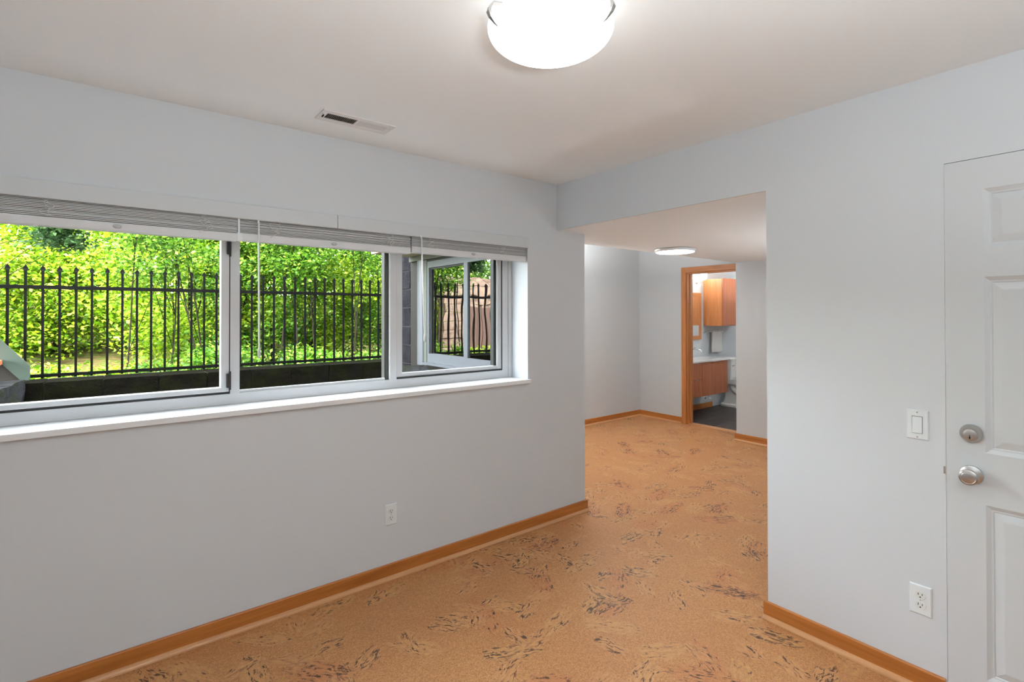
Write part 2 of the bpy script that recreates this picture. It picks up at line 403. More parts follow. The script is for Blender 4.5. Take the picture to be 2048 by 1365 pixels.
# alcove beyond
WZB, WZT, WYN, WYF = .985, 2.0, 3.12, 4.56
w = MB().box(2.60, 2.78, AO, WYN, 0, ZC).box(2.60, 2.78, WYF, CY + .2, 0, ZC).box(2.60, 2.78, WYN, WYF, 0, WZB).box(2.60, 2.78, WYN, WYF, WZT, ZC)
struct(w.build('wall_alcove_left', 'wall'), 'inner side of the alcove wall that projects beside the light well')
struct(MB().box(2.78, DX + .12, CY, CY + .2, 0, ZC).build('wall_alcove_back', 'wall'), 'white far wall of the second room')
JY0, JY1, JZ = 3.13, 3.885, 2.02
struct(MB().box(DX, DX + .12, JY1, CY, 0, ZC).box(DX, DX + .12, AO, JY0, 0, ZC).box(DX, DX + .12, JY0, JY1, JZ, ZC).build('wall_alcove_right', 'wall'), 'white wall around the bathroom doorway')
struct(MB().box(EX, DX + .12, .5, AO, 0, ZL).build('wall_closet', 'wall'), 'nearer white wall face to the right of the bathroom doorway')
# bathroom shell
G1, G2, KX, GX = 4.373, 4.39, 8.5, 7.17
struct(MB().box(DX + .12, GX, G1, G1 + .25, 0, ZC).box(GX, KX + .1, G2, G2 + .2, 0, ZC).build('wall_bathroom_left', 'wall'), 'white bathroom wall behind vanity and toilet')
struct(MB().box(KX, KX + .1, 2.4, G2, 0, ZC).build('wall_bathroom_back', 'wall'), 'white end wall of the bathroom')
struct(MB().box(DX + .12, KX, 2.3, 2.4, 0, ZC).build('wall_bathroom_right', 'wall'), 'hidden right wall of the bathroom')
bf = struct(MB().box(DX + .12, KX, 2.4, G2, -.12, -.010).build('floor', 'grout'), 'dark slate tiled bathroom floor')
tm = MB().bevbox(0, .596, 0, .296, -.012, 0, '+z', .002, .002).build('tile', 'slate', bf); tmesh = tm.data
bpy.data.objects.remove(tm)
for j in range(7):
    for i in range(5):
        x = DX + .12 - .3 * (j % 2) + i * .6; y = 2.40 + j * .3
        x1 = min(x + .596, KX); xs = max(x, DX + .12); y1 = min(y + .296, G1 if x < GX else G2)
        if x1 - xs < .05 or y1 - y < .03: continue
        place(tmesh, 'tile', (xs, y, 0), bf, scale=((x1 - xs) / .596, (y1 - y) / .296, 1))

# unseen upper block added to shade the light well; soffit overhang
struct(MB().box(XW0 - 1.5, 9, YW0 - 3, 2.95, 2.62, 5.6).box(2.5, 9, 2.95, 4.9, 2.62, 5.6).build('shade_block_upper', 'upper_block'), 'unseen block added above the room to shade the light well')
so = MB().box(2.05, 2.499, AO + .01, 4.9, 2.075, 2.10).build('soffit', 'beige'); struct(so, 'beige soffit boards over the light well window')
so.name = 'trim_4'
MB().box(2.05, 2.08, AO + .01, 4.9, 2.10, 2.22).build('fascia_board', 'siding', so)
MB().box(2.47, 2.499, 3.06, 4.9, 2.02, 2.075).build('head_board', 'sage', so)

# ------------------------------------------------------------------ baseboards
def base(name, axis, fixed, side, a0, a1, label, shoe_ext=.006, mat=None, h=.082, shoe=True):
    """axis: running direction; fixed: wall plane; side: +1/-1 direction into the room"""
    th = .013
    e = sempty(name, (fixed if axis == 'y' else (a0 + a1) / 2, fixed if axis == 'x' else (a0 + a1) / 2, 0), label)
    prof = [(0, .001), (th, .001), (th, h - .003), (th - .003, h), (0, h)]
    sp = [(th, .001)] + [(th + .017 * math.cos(t), .001 + .019 * math.sin(t)) for t in [R(x) for x in (0, 22, 45, 68, 90)]]
    def sweep(pr, b0, b1, nm, mt):
        rs = []
        for b in (b0, b1):
            rs.append([((fixed + side * p, b, z) if axis == 'y' else (b, fixed + side * p, z)) for p, z in pr])
        o = MB().rings(rs).build(nm, mt, e); return o
    sweep(prof, a0, a1, 'board', M['base' + axis])
    if shoe: tag(sweep(sp, a0 - shoe_ext * 0, a1, 'shoe_moulding', M['shoe' + axis]), 'lighter quarter-round shoe strip')
    return e
base('baseboard_left', 'x', A, -1, XW0, 2.798, 'honey maple baseboard under the long window')
base('baseboard_right', 'y', B, -1, DY1 + .004, OY + .016, 'honey maple baseboard under the outlet beside the door')
base('baseboard_right', 'y', B, -1, YW0, DY0 - .004, 'maple baseboard beyond the panelled door')
base('baseboard_back', 'x', YW0, 1, XW0, B, 'maple baseboard behind the viewpoint')
base('baseboard_alcove_back', 'x', CY, -1, 2.78, DX, 'maple baseboard on the far wall of the second room')
base('baseboard_alcove_right', 'y', DX, -1, 3.957, CY - .014, 'maple baseboard left of the bathroom doorway')
base('baseboard_closet', 'y', EX, -1, .5, AO + .016, 'maple baseboard on the nearer wall right of the bathroom doorway')
base('baseboard_bathroom', 'x', G1, -1, DX + .12, GX + .3, 'wood baseboard under the bathroom vanity', shoe=False)
base('baseboard_passage', 'x', .5, 1, B + .12, EX, 'maple baseboard in the passage')

# ------------------------------------------------------------------ window_1
W = sempty('window_1', (.9, 2.84, 1.0), 'long white three-part window looking onto the railing')
FY0, FY1 = 2.83, 2.92
SILLZ = 1.026
# sill board
o = MB().box(WX0 + .001, WX1 - .001, A, FY0 + .02, WZ0 + .001, SILLZ).box(WX0 - .01, WX1 + .012, A - .022, A - .0005, WZ0 + .002, SILLZ).build('window_sill', 'trimw', W)
fr = MB()
ZB = 1.078; ZT = 1.90
fr.box(WX0 + .001, WX1 - .033, FY0, FY1, SILLZ + .001, ZB)               # bottom rail
fr.box(WX0 + .001, WX1 - .033, FY0, FY1, ZT + .03, WZ1 - .001)
for x0, x1 in ((WX0 + .001, -.40), (.458, .500), (1.302, 1.345), (2.143, WX1 - .033)): fr.box(x0, x1, FY0 + .0005, FY1 - .0005, ZB, ZT + .03)
fr.build('window_frame', 'vinyl', W)
MB().box(WX1 - .032, WX1 - .002, FY0 - .006, FY1, SILLZ + .001, WZ1 - .002).build('jamb_trim', 'vinyl', W)
def sash(x0, x1, st, zb, zt, name='sash', y0=FY0 - .006, y1=FY0 + .045, mat='vinyl'):
    m = MB().box(x0, x0 + st, y0, y1, zb, zt).box(x1 - st, x1, y0, y1, zb, zt).box(x0 + st, x1 - st, y0 + .0005, y1, zb, zb + st * 0.62).box(x0 + st, x1 - st, y0 + .0005, y1, zt - st, zt)
    return m.build(name, mat, W)
sash(-.396, .452, .034, ZB + .012, ZT + .026)
MB().box(-.400, .458, FY0 + .002, FY0 + .05, ZB + .0005, ZB + .012).box(.452, .458, FY0 + .002, FY0 + .05, ZB + .012, ZT).build('gasket', 'gasket', W)
tag(MB().box(1.275, 1.301, FY0 + .02, FY0 + .06, ZB + .001, ZT).build('screen_edge', paint('grey_screen_frame', (.07, .07, .065), .5, 0), W), 'dark grey insect screen edge')
sash(1.349, 2.139, .036, ZB + .011, ZT + .026, y0=FY0 + .008)
MB().box(1.345, 2.143, FY0 + .002, FY0 + .05, ZB + .0005, ZB + .011).box(2.139, 2.143, FY0 + .002, FY0 + .05, ZB + .011, ZT).build('gasket', 'gasket', W)
MB().box(.500, 1.275, FY0 + .012, FY0 + .03, ZB, ZB + .013).build('glazing_bead', 'vinyl', W)
MB().box(2.082, 2.103, FY0 + .0225, FY0 + .06, ZB + .034, ZT - .002).build('gasket', 'gasket', W)
for x0, x1, zb in ((-.362, .418, ZB + .033), (.500, 1.302, ZB + .001), (1.385, 2.103, ZB + .033)):
    MB().box(x0, x1, FY0 + .018, FY0 + .022, zb, ZT - .001).build('glass_pane', 'glass', W)
for z in (1.145, 1.80):
    h = MB().box(.440, .456, FY0 - .018, FY0 - .0065, z - .035, z + .035).build('hinge', 'gasket', W, bevel=.003); tag(h, 'black hinge')
    MB().lathe([(.005, -.045), (.005, .045)], (.455, FY0 - .014, z), n=10).build('hinge_pin', 'gasket', h)
# exterior sill
MB().box(WX0 + .001, WX1 - .001, FY1, AO + .03, WZ0 + .001, WZ0 + .02).build('outer_sill', 'bluewhite', W)

# valance boards in front of the blinds
for i, (x0, x1, lb) in enumerate(((-.462, .922, 'left length of the flat white valance board above the long window'), (.924, 2.226, 'right length of the flat white valance board above the long window'))):
    tag(MB().bevbox(x0, x1, A - .012, A - .0005, 1.918, 1.988, '-y', .002, .002).build('valance_board', 'valance'), lb, 'valance', 'valance boards above the window')

# blinds
def squiggle(cx, w, z0, z1, seed, y):
    rr = random.Random(seed); pts = []
    n = 9; px, pz = cx, z1
    for i in range(n):
        pts.append(Vector((cx + rr.uniform(-w, w), y - rr.uniform(0, .006), z1 + (z0 - z1) * i / (n - 1) + rr.uniform(-.012, .012))))
    out = []
    for i in range(n - 1):
        p0 = pts[max(i - 1, 0)]; p1 = pts[i]; p2 = pts[i + 1]; p3 = pts[min(i + 2, n - 1)]
        for k in range(5):
            t = k / 5
            out.append(0.5 * ((2 * p1) + (-p0 + p2) * t + (2 * p0 - 5 * p1 + 4 * p2 - p3) * t * t + (-p0 + 3 * p1 - 3 * p2 + p3) * t ** 3))
    return out
def blind(x0, x1, zb, label, cords, wand, seed):
    t = thing('window_blind', ((x0 + x1) / 2, A + .04, 1.95), label, 'blind', 'raised white blinds in the long window')
    MB().box(x0, x1, A + .012, A + .062, 1.935, 1.980).build('head_rail', 'rail', t)
    y0, y1 = A + .010, A + .060
    zr = zb + .036
    nsl = 13; top = 1.934
    rr = random.Random(seed); dz = (top - zr - .002) / nsl
    for i in range(nsl):
        z = zr + .002 + i * dz; j = rr.uniform(-.0025, .0025); g = rr.uniform(.0012, .0026)
        MB().rings([[(x, y0 + j, z), (x, y0 + j, z + dz - g), (x, (y0 + y1) / 2, z + dz - g + .0008), (x, y1 + j, z + dz - g), (x, y1 + j, z), (x, (y0 + y1) / 2, z + .0008)] for x in (x0 + rr.uniform(0, .002), x1 - rr.uniform(0, .002))]).build('slat', 'blind', t)
    rail = MB().rings([[(x, y0 - .003, zb + .004), (x, y0 - .003, zr - .003), (x, y0, zr), (x, y1, zr), (x, y1 + .002, zr - .003), (x, y1 + .002, zb + .004), (x, y1 - .004, zb), (x, y0 + .002, zb)] for x in (x0 + .001, x1 - .001)]).build('bottom_rail', 'rail', t)
    MB().lathe([(.001, -.0055), (.012, -.005), (.015, -.003), (.015, .0)], ((x0 + x1) / 2, y0 - .003, zb + .02), axis='y', n=20, sy=.6).build('cord_button', paint('button_grey', (.5, .5, .5), .3, 0), rail, smooth=40)
    for k, cx in enumerate(cords):
        MB().tube(squiggle(cx, .026, zr - .004, 1.925, seed * 10 + k, y0 - .006), .0011, 6).build('ladder_cord', 'cordm', t, smooth=True)
        MB().tube(squiggle(cx + .006, .022, zr + .002, 1.905, seed * 17 + k, y0 - .005), .0009, 6).build('ladder_cord', 'cordm', t, smooth=True)
    if wand:
        (xa, za), (xb, zb2) = wand
        hk = MB().box(xa - .004, xa + .004, A - .014, A - .0125, za - .002, za + .012).build('wand_hook', 'plastic', t)
        ya, yb = A - .018, A - .018
        wd = MB().tube([(xa, ya, za), (xb, yb, zb2)], .0042, 6).build('tilt_wand', 'clear', t)
        MB().lathe([(.002, .03), (.0055, .02), (.0068, .0), (.005, -.022), (.001, -.03)], (xb, yb, zb2 - .012), n=12).build('wand_tip', 'clear', wd, smooth=True)
    return t
blind(-.43, .460, 1.815, 'leftmost raised white slatted blind, over the left window pane', (-.205, .33), None, 1)
b2 = blind(.470, 1.351, 1.818, 'middle raised white slatted blind with a straight tilt wand on its left', (.62, 1.22), ((.545, 1.905), (.548, 1.30)), 2)
blind(1.358, 2.216, 1.828, 'rightmost raised white slatted blind with a slanting tilt wand', (1.475, 2.01), ((1.407, 1.915), (1.428, 1.345)), 3)
MB().box(.4605, .4695, A + .004, A + .05, 1.845, 1.94).box(.458, .480, A + .0035, A + .0055, 1.812, 1.853).build('centre_bracket', 'plastic', b2)

# ------------------------------------------------------------------ panelled door
D = thing('door_2', (B, (DY0 + DY1) / 2, 0), None, None); D.name = 'door_1'; struct(D, 'white six-panel door with deadbolt and knob')
def door_leaf():
    y1, y0 = .499, -.409; zt, zb = 2.040, .006; x0 = B + .001; x1 = B + .043
    sty = [(.389, .093), (-.003, -.299)]
    pz = [(1.926, 1.707), (1.604, .962), (.773, .140)]
    ys = sorted([y0, y1] + [v for p in sty for v in p]); zs = sorted([zb, zt] + [v for p in pz for v in p])
    m = MB()
    def is_panel(a, b, c, d):
        return any(abs(a - p[1]) < 1e-6 and abs(b - p[0]) < 1e-6 for p in sty) and any(abs(c - q[1]) < 1e-6 and abs(d - q[0]) < 1e-6 for q in pz)
    panels = []
    for i in range(len(ys) - 1):
        for j in range(len(zs) - 1):
            if is_panel(ys[i], ys[i + 1], zs[j], zs[j + 1]): panels.append((ys[i], ys[i + 1], zs[j], zs[j + 1])); continue
            m.box(x0, x1, ys[i], ys[i + 1], zs[j], zs[j + 1])
    import bmesh
    o = m.build('door_leaf', 'door', D)
    bm = bmesh.new(); bm.from_mesh(o.data); bmesh.ops.remove_doubles(bm, verts=bm.verts, dist=1e-5)
    # drop interior double faces
    seen = {}
    for f in bm.faces:
        k = tuple(sorted(v.index for v in f.verts)); seen.setdefault(k, []).append(f)
    bmesh.ops.delete(bm, geom=[f for fs in seen.values() if len(fs) > 1 for f in fs], context='FACES')
    bmesh.ops.recalc_face_normals(bm, faces=bm.faces); bm.to_mesh(o.data); bm.free()
    for (a, b, c, d) in panels:
        prof = [(0, .0), (.004, .0022), (.010, .0055), (.014, .0075), (.019, .0078), (.022, .0105), (.046, .0035), (.050, .003)]
        rs = [[(x0 + dd, a + i, c + i), (x0 + dd, b - i, c + i), (x0 + dd, b - i, d - i), (x0 + dd, a + i, d - i)] for i, dd in prof]
        rs = [[(x1 - .002, a, c), (x1 - .002, b, c), (x1 - .002, b, d), (x1 - .002, a, d)]] + rs
        MB().rings(rs).build('door_panel', 'door', D)
door_leaf()
MB().box(B + .0025, B + .06, .4991, .5004, .002, 2.041).build('door_jamb', 'trimw', D)
dk = MB().lathe([(.001, 0), (.031, 0), (.033, -.002), (.033, -.008), (.029, -.012), (.0265, -.024), (.024, -.027), (.001, -.027)], (B, .426, 1.028), 'x', 40).build('deadbolt', 'nickel', D, smooth=35)
MB().lathe([(.001, 0), (.0195, 0), (.0195, -.0025), (.0185, -.003), (.001, -.003)], (B - .0272, .426, 1.026), 'x', 32).build('lock_face', 'nickel', dk, smooth=35)
MB().lathe([(.001, 0), (.0085, 0), (.0085, -.002), (.001, -.002)], (B - .0303, .426, 1.019), 'x', 24).build('key_cylinder', 'nickel', dk, smooth=35)
MB().box(B - .0332, B - .0323, .4248, .4272, 1.011, 1.025).box(B - .0332, B - .0323, .4235, .4285, 1.014, 1.018).build('keyhole', 'dark', dk)
kn = MB().lathe([(.001, 0), (.0325, 0), (.034, -.003), (.033, -.008), (.026, -.011), (.015, -.014), (.0135, -.03), (.018, -.036), (.0255, -.041), (.0285, -.048), (.0275, -.056), (.022, -.060), (.0205, -.0595), (.018, -.0605), (.001, -.0615)], (B, .427, .875), 'x', 48).build('door_knob', 'nickel', D, smooth=30)
tag(MB().box(B - .0012, B - .0002, .5015, .5075, .860, .888).build('latch_plate', 'brass', D), 'small tarnished metal latch end')

# ------------------------------------------------------------------ outlets and switch
def plate(name, wall, c, z, label, kind):
    """wall 'B': faces -x at y=c; wall 'A': faces -y at x=c"""
    w2, h2 = .035, .0575
    def P(u, v, d):          # u lateral (to the viewer's right), v up, d out of the wall
        return (B - d, c - u, z + v) if wall == 'B' else (c + u, A - d, z + v)
    t = thing(name, P(0, 0, 0), label, 'switch' if kind == 'switch' else 'outlet', None if kind == 'switch' else 'duplex wall outlets')
    def slab(u0, u1, v0, v1, d0, d1, ins=0.0, mid=None):
        rs = []
        for d, i in ((d0, 0), (d1 if mid is None else mid, 0), (d1, ins)):
            rs.append([P(u0 + i, v0 + i, d), P(u1 - i, v0 + i, d), P(u1 - i, v1 - i, d), P(u0 + i, v1 - i, d)])
        return rs
    def disc(u, v, r, d0, d1, ky=1.0, flat=None, n=24):
        rs = []
        for d, rr in ((d0, r), (d1 - .0004, r), (d1, r * .96)):
            ring = []
            for i in range(n):
                a = 2 * math.pi * i / n; vy = rr * math.sin(a) * ky
                if flat: vy = max(-flat, min(flat, vy))
                ring.append(P(u + rr * math.cos(a), v + vy, d))
            rs.append(ring)
        return rs
    MB().rings(slab(-w2, w2, -h2, h2, .0003, .006, .0035, .0025)).build('cover_plate', 'plastic', t)
    if kind == 'switch':
        f = MB().rings(slab(-.0168, .0168, -.0335, .0335, .006, .0066)).build('rocker_frame', 'dark', t)
        rs = [[P(-.0158, -.0322, .006), P(.0158, -.0322, .006), P(.0158, .0322, .006), P(-.0158, .0322, .006)],
              [P(-.0155, -.032, .0108), P(.0155, -.032, .0108), P(.0155, .032, .0068), P(-.0155, .032, .0068)]]
        MB().rings(rs).build('rocker', 'plastic', t)
        for v in (-.048, .048): MB().rings(disc(0, v, .0028, .006, .0068)).build('screw', paint('screw_grey', (.35, .35, .34), .4, 0), t)
    else:
        for v in (.0195, -.0195):
            s_ = MB().rings(disc(0, v, .0172, .006, .0078, flat=.0138)).build('socket', 'socket', t)
            q = MB().rings(slab(-.0075, -.0052, v - .001, v + .0075, .0077, .0081)).rings(slab(.0052, .0073, v, v + .0068, .0077, .0081)).rings(disc(0, v - .0075, .0026, .0077, .0081)).build('slots', 'dark', s_)
        MB().rings(disc(0, 0, .0028, .006, .0068)).build('screw', paint('screw_white', (.5, .5, .48), .4, 0), t)
plate('light_switch', 'B', .586, 1.033, 'white rocker light switch on the wall left of the panelled door', 'switch')
plate('wall_outlet', 'B', .580, .3485, 'white duplex outlet low on the wall below the light switch', 'outlet')
plate('wall_outlet', 'A', 1.225, .3535, 'white duplex outlet low on the wall under the long window', 'outlet')

# ------------------------------------------------------------------ ceiling vent
def vent():
    x0, x1, y0, y1 = .742, 1.090, 2.300, 2.436; z = ZC
    t = thing('ceiling_vent', ((x0 + x1) / 2, (y0 + y1) / 2, z), 'white metal ceiling register with angled louvres near the window wall', 'vent')
    ix0, ix1, iy0, iy1 = x0 + .028, x1 - .028, y0 + .033, y1 - .033
    m = MB().box(x0, x1, y0, iy0, z - .006, z - .0005).box(x0, x1, iy1, y1, z - .006, z - .0005).box(x0, ix0, iy0, iy1, z - .006, z - .0005).box(ix1, x1, iy0, iy1, z - .006, z - .0005)
    xm = (ix0 + ix1) / 2; m.box(xm - .004, xm + .004, iy0, iy1, z - .006, z - .0005)
    m.build('register_frame', 'ceilmetal', t)
    MB().box(ix0, ix1, iy0, iy1, z - .0012, z - .0004).build('duct_shadow_plate', paint('duct_shadow_paint', lin(62, 48, 38), .8, 0), t)  # flat dark plate stands in for the shade inside the duct
    for nm, a, b, tilt in (('louvre_bank', ix0, xm - .004, -1), ('louvre_bank', xm + .004, ix1, 1)):
        m = MB(); n = 17; s = (b - a) / n
        for i in range(n):
            c = a + (i + .5) * s
            wd = .0014 if tilt < 0 else .0036
            za, zb_ = (z - .0015, z - .0055) if tilt > 0 else (z - .0055, z - .0015)
            m.rings([[(c - wd, y, za), (c + wd, y, zb_), (c + wd + .0006, y, zb_ + .0003), (c - wd + .0006, y, za + .0003)] for y in (iy0, iy1)])
        m.build(nm, 'ceilmetal', t)
    MB().box(x0 + .014, x0 + .018, (y0 + y1) / 2 - .012, (y0 + y1) / 2 + .012, z - .012, z - .006).build('damper_lever', 'dark', t)
    for x in (x0 + .010, x1 - .013): MB().lathe([(.001, -.0075), (.0032, -.0068), (.0036, -.006)], (x, (y0 + y1) / 2 - .02, z), n=12).build('screw', 'nickel', t)
M['ceilmetal'] = paint('register_enamel', (.76, .75, .735), .5, 0)
vent()

# ------------------------------------------------------------------ ceiling lamps
def bowl_lamp(x, y, label, glow, ang0):
    t = thing('ceiling_lamp', (x, y, ZC), label, 'ceiling light', None)
    MB().lathe([(.001, ZC - .001), (.115, ZC - .001), (.118, ZC - .01), (.105, ZC - .042), (.001, ZC - .042)], (x, y, 0), n=40).build('canopy', 'trimw', t, smooth=35)
    rb, zr, zb = .190, ZC - .060, ZC - .132
    prof = [(.001, zb)]
    for i in range(1, 15):
        a = math.pi / 2 * i / 14; prof.append((rb * math.sin(a) ** .85, zb + (zr - zb) * (1 - math.cos(a)) ** 1.0))
    prof += [(rb, zr + .003), (rb - .004, zr + .004), (rb * .95, zr - .004), (.12, zr - .02), (.001, zr - .03)]
    MB().lathe(prof, (x, y, 0), n=64, cap=False).build('glass_bowl', glow, t, smooth=50)
    for k in range(3):
        a = ang0 + k * 2 * math.pi / 3; c, s = math.cos(a), math.sin(a)
        # clip: bracket from canopy out to rim then a tapered prong hugging the bowl from below
        pts = [(.108, ZC - .02), (.19, ZC - .03), (rb + .010, zr + .014), (rb + .013, zr + .003), (rb + .007, zr - .012), (rb - .006, zr - .026), (rb - .022, zr - .038)]
        wd = [.008, .008, .0085, .0085, .0065, .004, .001]; th = [.002, .002, .0035, .004, .003, .002, .001]
        rs = []
        for i, (r, z) in enumerate(pts):
            r0, z0 = pts[max(i - 1, 0)]; r1, z1 = pts[min(i + 1, len(pts) - 1)]
            tx, tz = r1 - r0, z1 - z0; L = math.hypot(tx, tz); nx, nz = -tz / L, tx / L
            ring = []
            for (a1, b1) in ((-1, -1), (1, -1), (1, 1), (-1, 1)):
                rr = r + nx * th[i] * b1; zz = z + nz * th[i] * b1; w_ = wd[i] * a1
                ring.append((x + rr * c - w_ * s, y + rr * s + w_ * c, zz))
            rs.append(ring)
        MB().rings(rs).build('clip', 'nickel', t)
    return t
LX, LY = 1.039, 1.130
va = math.atan2(LY, LX)
bowl_lamp(LX, LY, 'frosted white bowl ceiling light with brushed metal clips, lit', M['bowl'], va)
bowl_lamp(-.55, -.55, 'added unseen bowl light behind the viewpoint for fill', M['bowl_fill'], va)  # fill lamp added out of view, same shape as the front fixture
def disc_lamp(x, y, r):
    t = thing('ceiling_lamp', (x, y, ZL), 'slim round white flush ceiling light in the passage, lit', 'ceiling light')
    MB().lathe([(.001, ZL - .0005), (r - .012, ZL - .0005), (r - .010, ZL - .004), (r, ZL - .006), (r - .002, ZL - .018), (r - .010, ZL - .027), (r - .014, ZL - .027)], (x, y, 0), n=56).build('rim', 'trimw', t, smooth=35)
    MB().lathe([(r - .0142, ZL - .0265), (r - .02, ZL - .030), (.001, ZL - .031)], (x, y, 0), n=56, cap=False).build('diffuser', M['disc'], t, smooth=True)
disc_lamp(4.10, 2.76, .185)

# ------------------------------------------------------------------ bathroom doorway trim
T = sempty('door_2', (DX, 3.5, 0), 'maple framed doorway into the bathroom')
jt = .02
MB().bevbox(DX - .016, DX - .0005, JY1 - .002, JY1 + .068, .001, 2.088, '-x', .002, .002).build('casing', 'casing', T)
MB().bevbox(DX - .016, DX - .0005, JY0 - .068, JY0 + .002, .001, 2.088, '-x', .002, .002).build('casing', 'casing', T)
MB().bevbox(DX - .017, DX - .001, JY0 + .002, JY1 - .002, JZ - .002, 2.088, '-x', .002, .002).build('casing', 'casingh', T)
MB().box(DX, DX + .12, JY1 - jt, JY1 - .0005, .001, JZ - .0005).build('jamb', 'casing', T)
MB().box(DX, DX + .12, JY0 + .0005, JY0 + jt, .001, JZ - .0005).build('jamb', 'casing', T)
MB().box(DX, DX + .12, JY0 + jt, JY1 - jt, JZ - jt, JZ - .0005).build('jamb', 'casingh', T)
for y0, y1 in ((JY1 - jt - .010, JY1 - jt), (JY0 + jt, JY0 + jt + .010)): MB().box(DX + .05, DX + .085, y0, y1, .001, JZ - jt).build('door_stop', 'casing', T)
MB().box(DX + .005, DX + .125, JY0 + jt, JY1 - jt, .0003, .006).build('threshold', 'shoey', T)

# ------------------------------------------------------------------ vanity
VX0, VX1, VY, VZ0, VZ1 = 6.25, 7.20, 3.958, .305, .785
t = thing('bathroom_vanity', (6.7, G1, .3), 'wall-hung reddish wood vanity with drawers seen through the doorway', 'vanity')
MB().box(VX0, VX1, VY + .019, G1 - .001, VZ0, VZ1).build('carcass', 'van', t)
def front(name, x0, x1, z0, z1, pull='h'):
    o = MB().bevbox(x0 + .0015, x1 - .0015, VY, VY + .018, z0 + .0015, z1 - .0015, '-y', .001, .001).build(name, 'van', t)
    xc = (x0 + x1) / 2 if pull == 'h' else (x1 - .04 if pull == 'r' else x0 + .04)
    MB().box(xc - .03, xc + .03, VY - .014, VY - .0005, z1 - .004, z1 + .0005).build('pull', 'nickel', o)
for x0, x1 in ((VX0, 6.52),): 
    front('drawer', x0, x1, VZ0 + .24, VZ1); front('drawer', x0, x1, VZ0, VZ0 + .24)
front('door', 6.52, 6.86, VZ0, VZ1, 'r'); front('door', 6.86, VX1, VZ0, VZ1, 'l')
ct = MB().bevbox(VX0 - .02, VX1 + .012, VY - .012, G1 - .001, VZ1 + .001, VZ1 + .027, '+z', .004, .004).build('countertop', 'porc'); tag(ct, 'glossy white sink top on the wood vanity', 'countertop')
f = thing('faucet', (6.98, G1 - .002, .94), 'chrome wall faucet above the white sink top', 'faucet')
MB().lathe([(.001, 0), (.022, 0), (.022, -.006), (.010, -.010), (.010, -.03), (.001, -.03)], (6.98, G1 - .001, .95), 'y', 20).build('handle', 'chrome', f, smooth=35)
MB().tube([(6.98, G1 - .03, .95), (6.985, G1 - .045, .985)], .004, 8).build('lever', 'chrome', f)
MB().tube([(6.92, G1 - .002, .935), (6.92, G1 - .10, .932), (6.92, G1 - .15, .925), (6.92, G1 - .162, .905)], .010, 10).build('spout', 'chrome', f, smooth=True)
v = thing('shutoff_valve', (7.33, G1, .2), 'small chrome shut-off valve on the wall under the vanity', 'valve')
MB().lathe([(.001, 0), (.025, 0), (.02, -.006), (.009, -.008), (.009, -.06), (.001, -.06)], (7.32, G2 - .001, .155), 'y', 16).build('stub_pipe', 'chrome', v)
MB().lathe([(.001, 0), (.02, 0), (.02, -.01), (.001, -.01)], (7.32, G2 - .075, .155), 'y', 12, sy=.6).build('handle', 'chrome', v)
MB().tube([(7.32, G2 - .045, .16), (7.325, G2 - .045, .28), (7.40, G2 - .045, .36)], .005, 8).build('supply_line', 'chrome', v)
# mirror cabinet
t = thing('mirror_cabinet', (6.9, G1, 1.4), 'wood framed mirror cabinet on the wall above the vanity', 'mirror')
mx0, mx1, mz0, mz1, my = 6.55, 7.14, 1.075, 1.79, G1 - .03
fw_ = .058
MB().bevbox(mx0, mx0 + fw_, my, G1 - .001, mz0, mz1, '-y', .003, .003).build('frame_stile', 'cab', t)
MB().bevbox(mx1 - fw_, mx1, my, G1 - .001, mz0, mz1, '-y', .003, .003).build('frame_stile', 'cab', t)
MB().bevbox(mx0 + fw_, mx1 - fw_, my, G1 - .001, mz0, mz0 + fw_, '-y', .003, .003).build('frame_rail', 'cab', t)
MB().bevbox(mx0 + fw_, mx1 - fw_, my, G1 - .001, mz1 - fw_, mz1, '-y', .003, .003).build('frame_rail', 'cab', t)
MB().box(mx0 + fw_, mx1 - fw_, my + .008, my + .012, mz0 + fw_, mz1 - fw_).build('mirror', 'mirror', t)
# vanity light
t = thing('vanity_light', (6.8, G1, 1.97), 'chrome bar vanity light with bright frosted shades above the mirror', 'wall light')
for z in (1.945, 1.965): MB().tube([(6.45, G1 - .05, z), (7.16, G1 - .05, z)], .005, 8).build('bar', 'chrome', t)
MB().lathe([(.001, 0), (.03, 0), (.03, -.02), (.001, -.02)], (7.03, G1 - .001, 1.955), 'y', 20).build('mount', 'chrome', t)
MB().lathe([(.001, 0), (.014, 0), (.014, -.05), (.001, -.05)], (7.03, G1 - .001, 1.955), 'y', 14).build('mount_post', 'chrome', t)
for x in (6.6, 6.83, 7.06): MB().lathe([(.001, 1.985), (.05, 1.985), (.07, 2.01), (.075, 2.10), (.07, 2.13), (.001, 2.13)], (x, G1 - .085, 0), n=24).build('shade', 'vlight', t, smooth=40)
# upper cabinet
CX0, CX1, CYF, CZ0, CZ1 = 7.27, 8.03, 4.085, 1.285, 2.005
t = thing('wall_cabinet', (7.6, G2, 1.3), 'light wood wall cabinet hung above the toilet', 'cabinet')
MB().box(CX0, CX1, CYF, G2 - .001, CZ0, CZ1).build('body', 'cab', t)
for x0, x1 in ((CX0, (CX0 + CX1) / 2), ((CX0 + CX1) / 2, CX1)):
    dd = MB().bevbox(x0 + .001, x1 - .001, CYF - .023, CYF - .003, CZ0 + .012, CZ1 + .006, '-y', .001, .001).build('door', 'van', t)
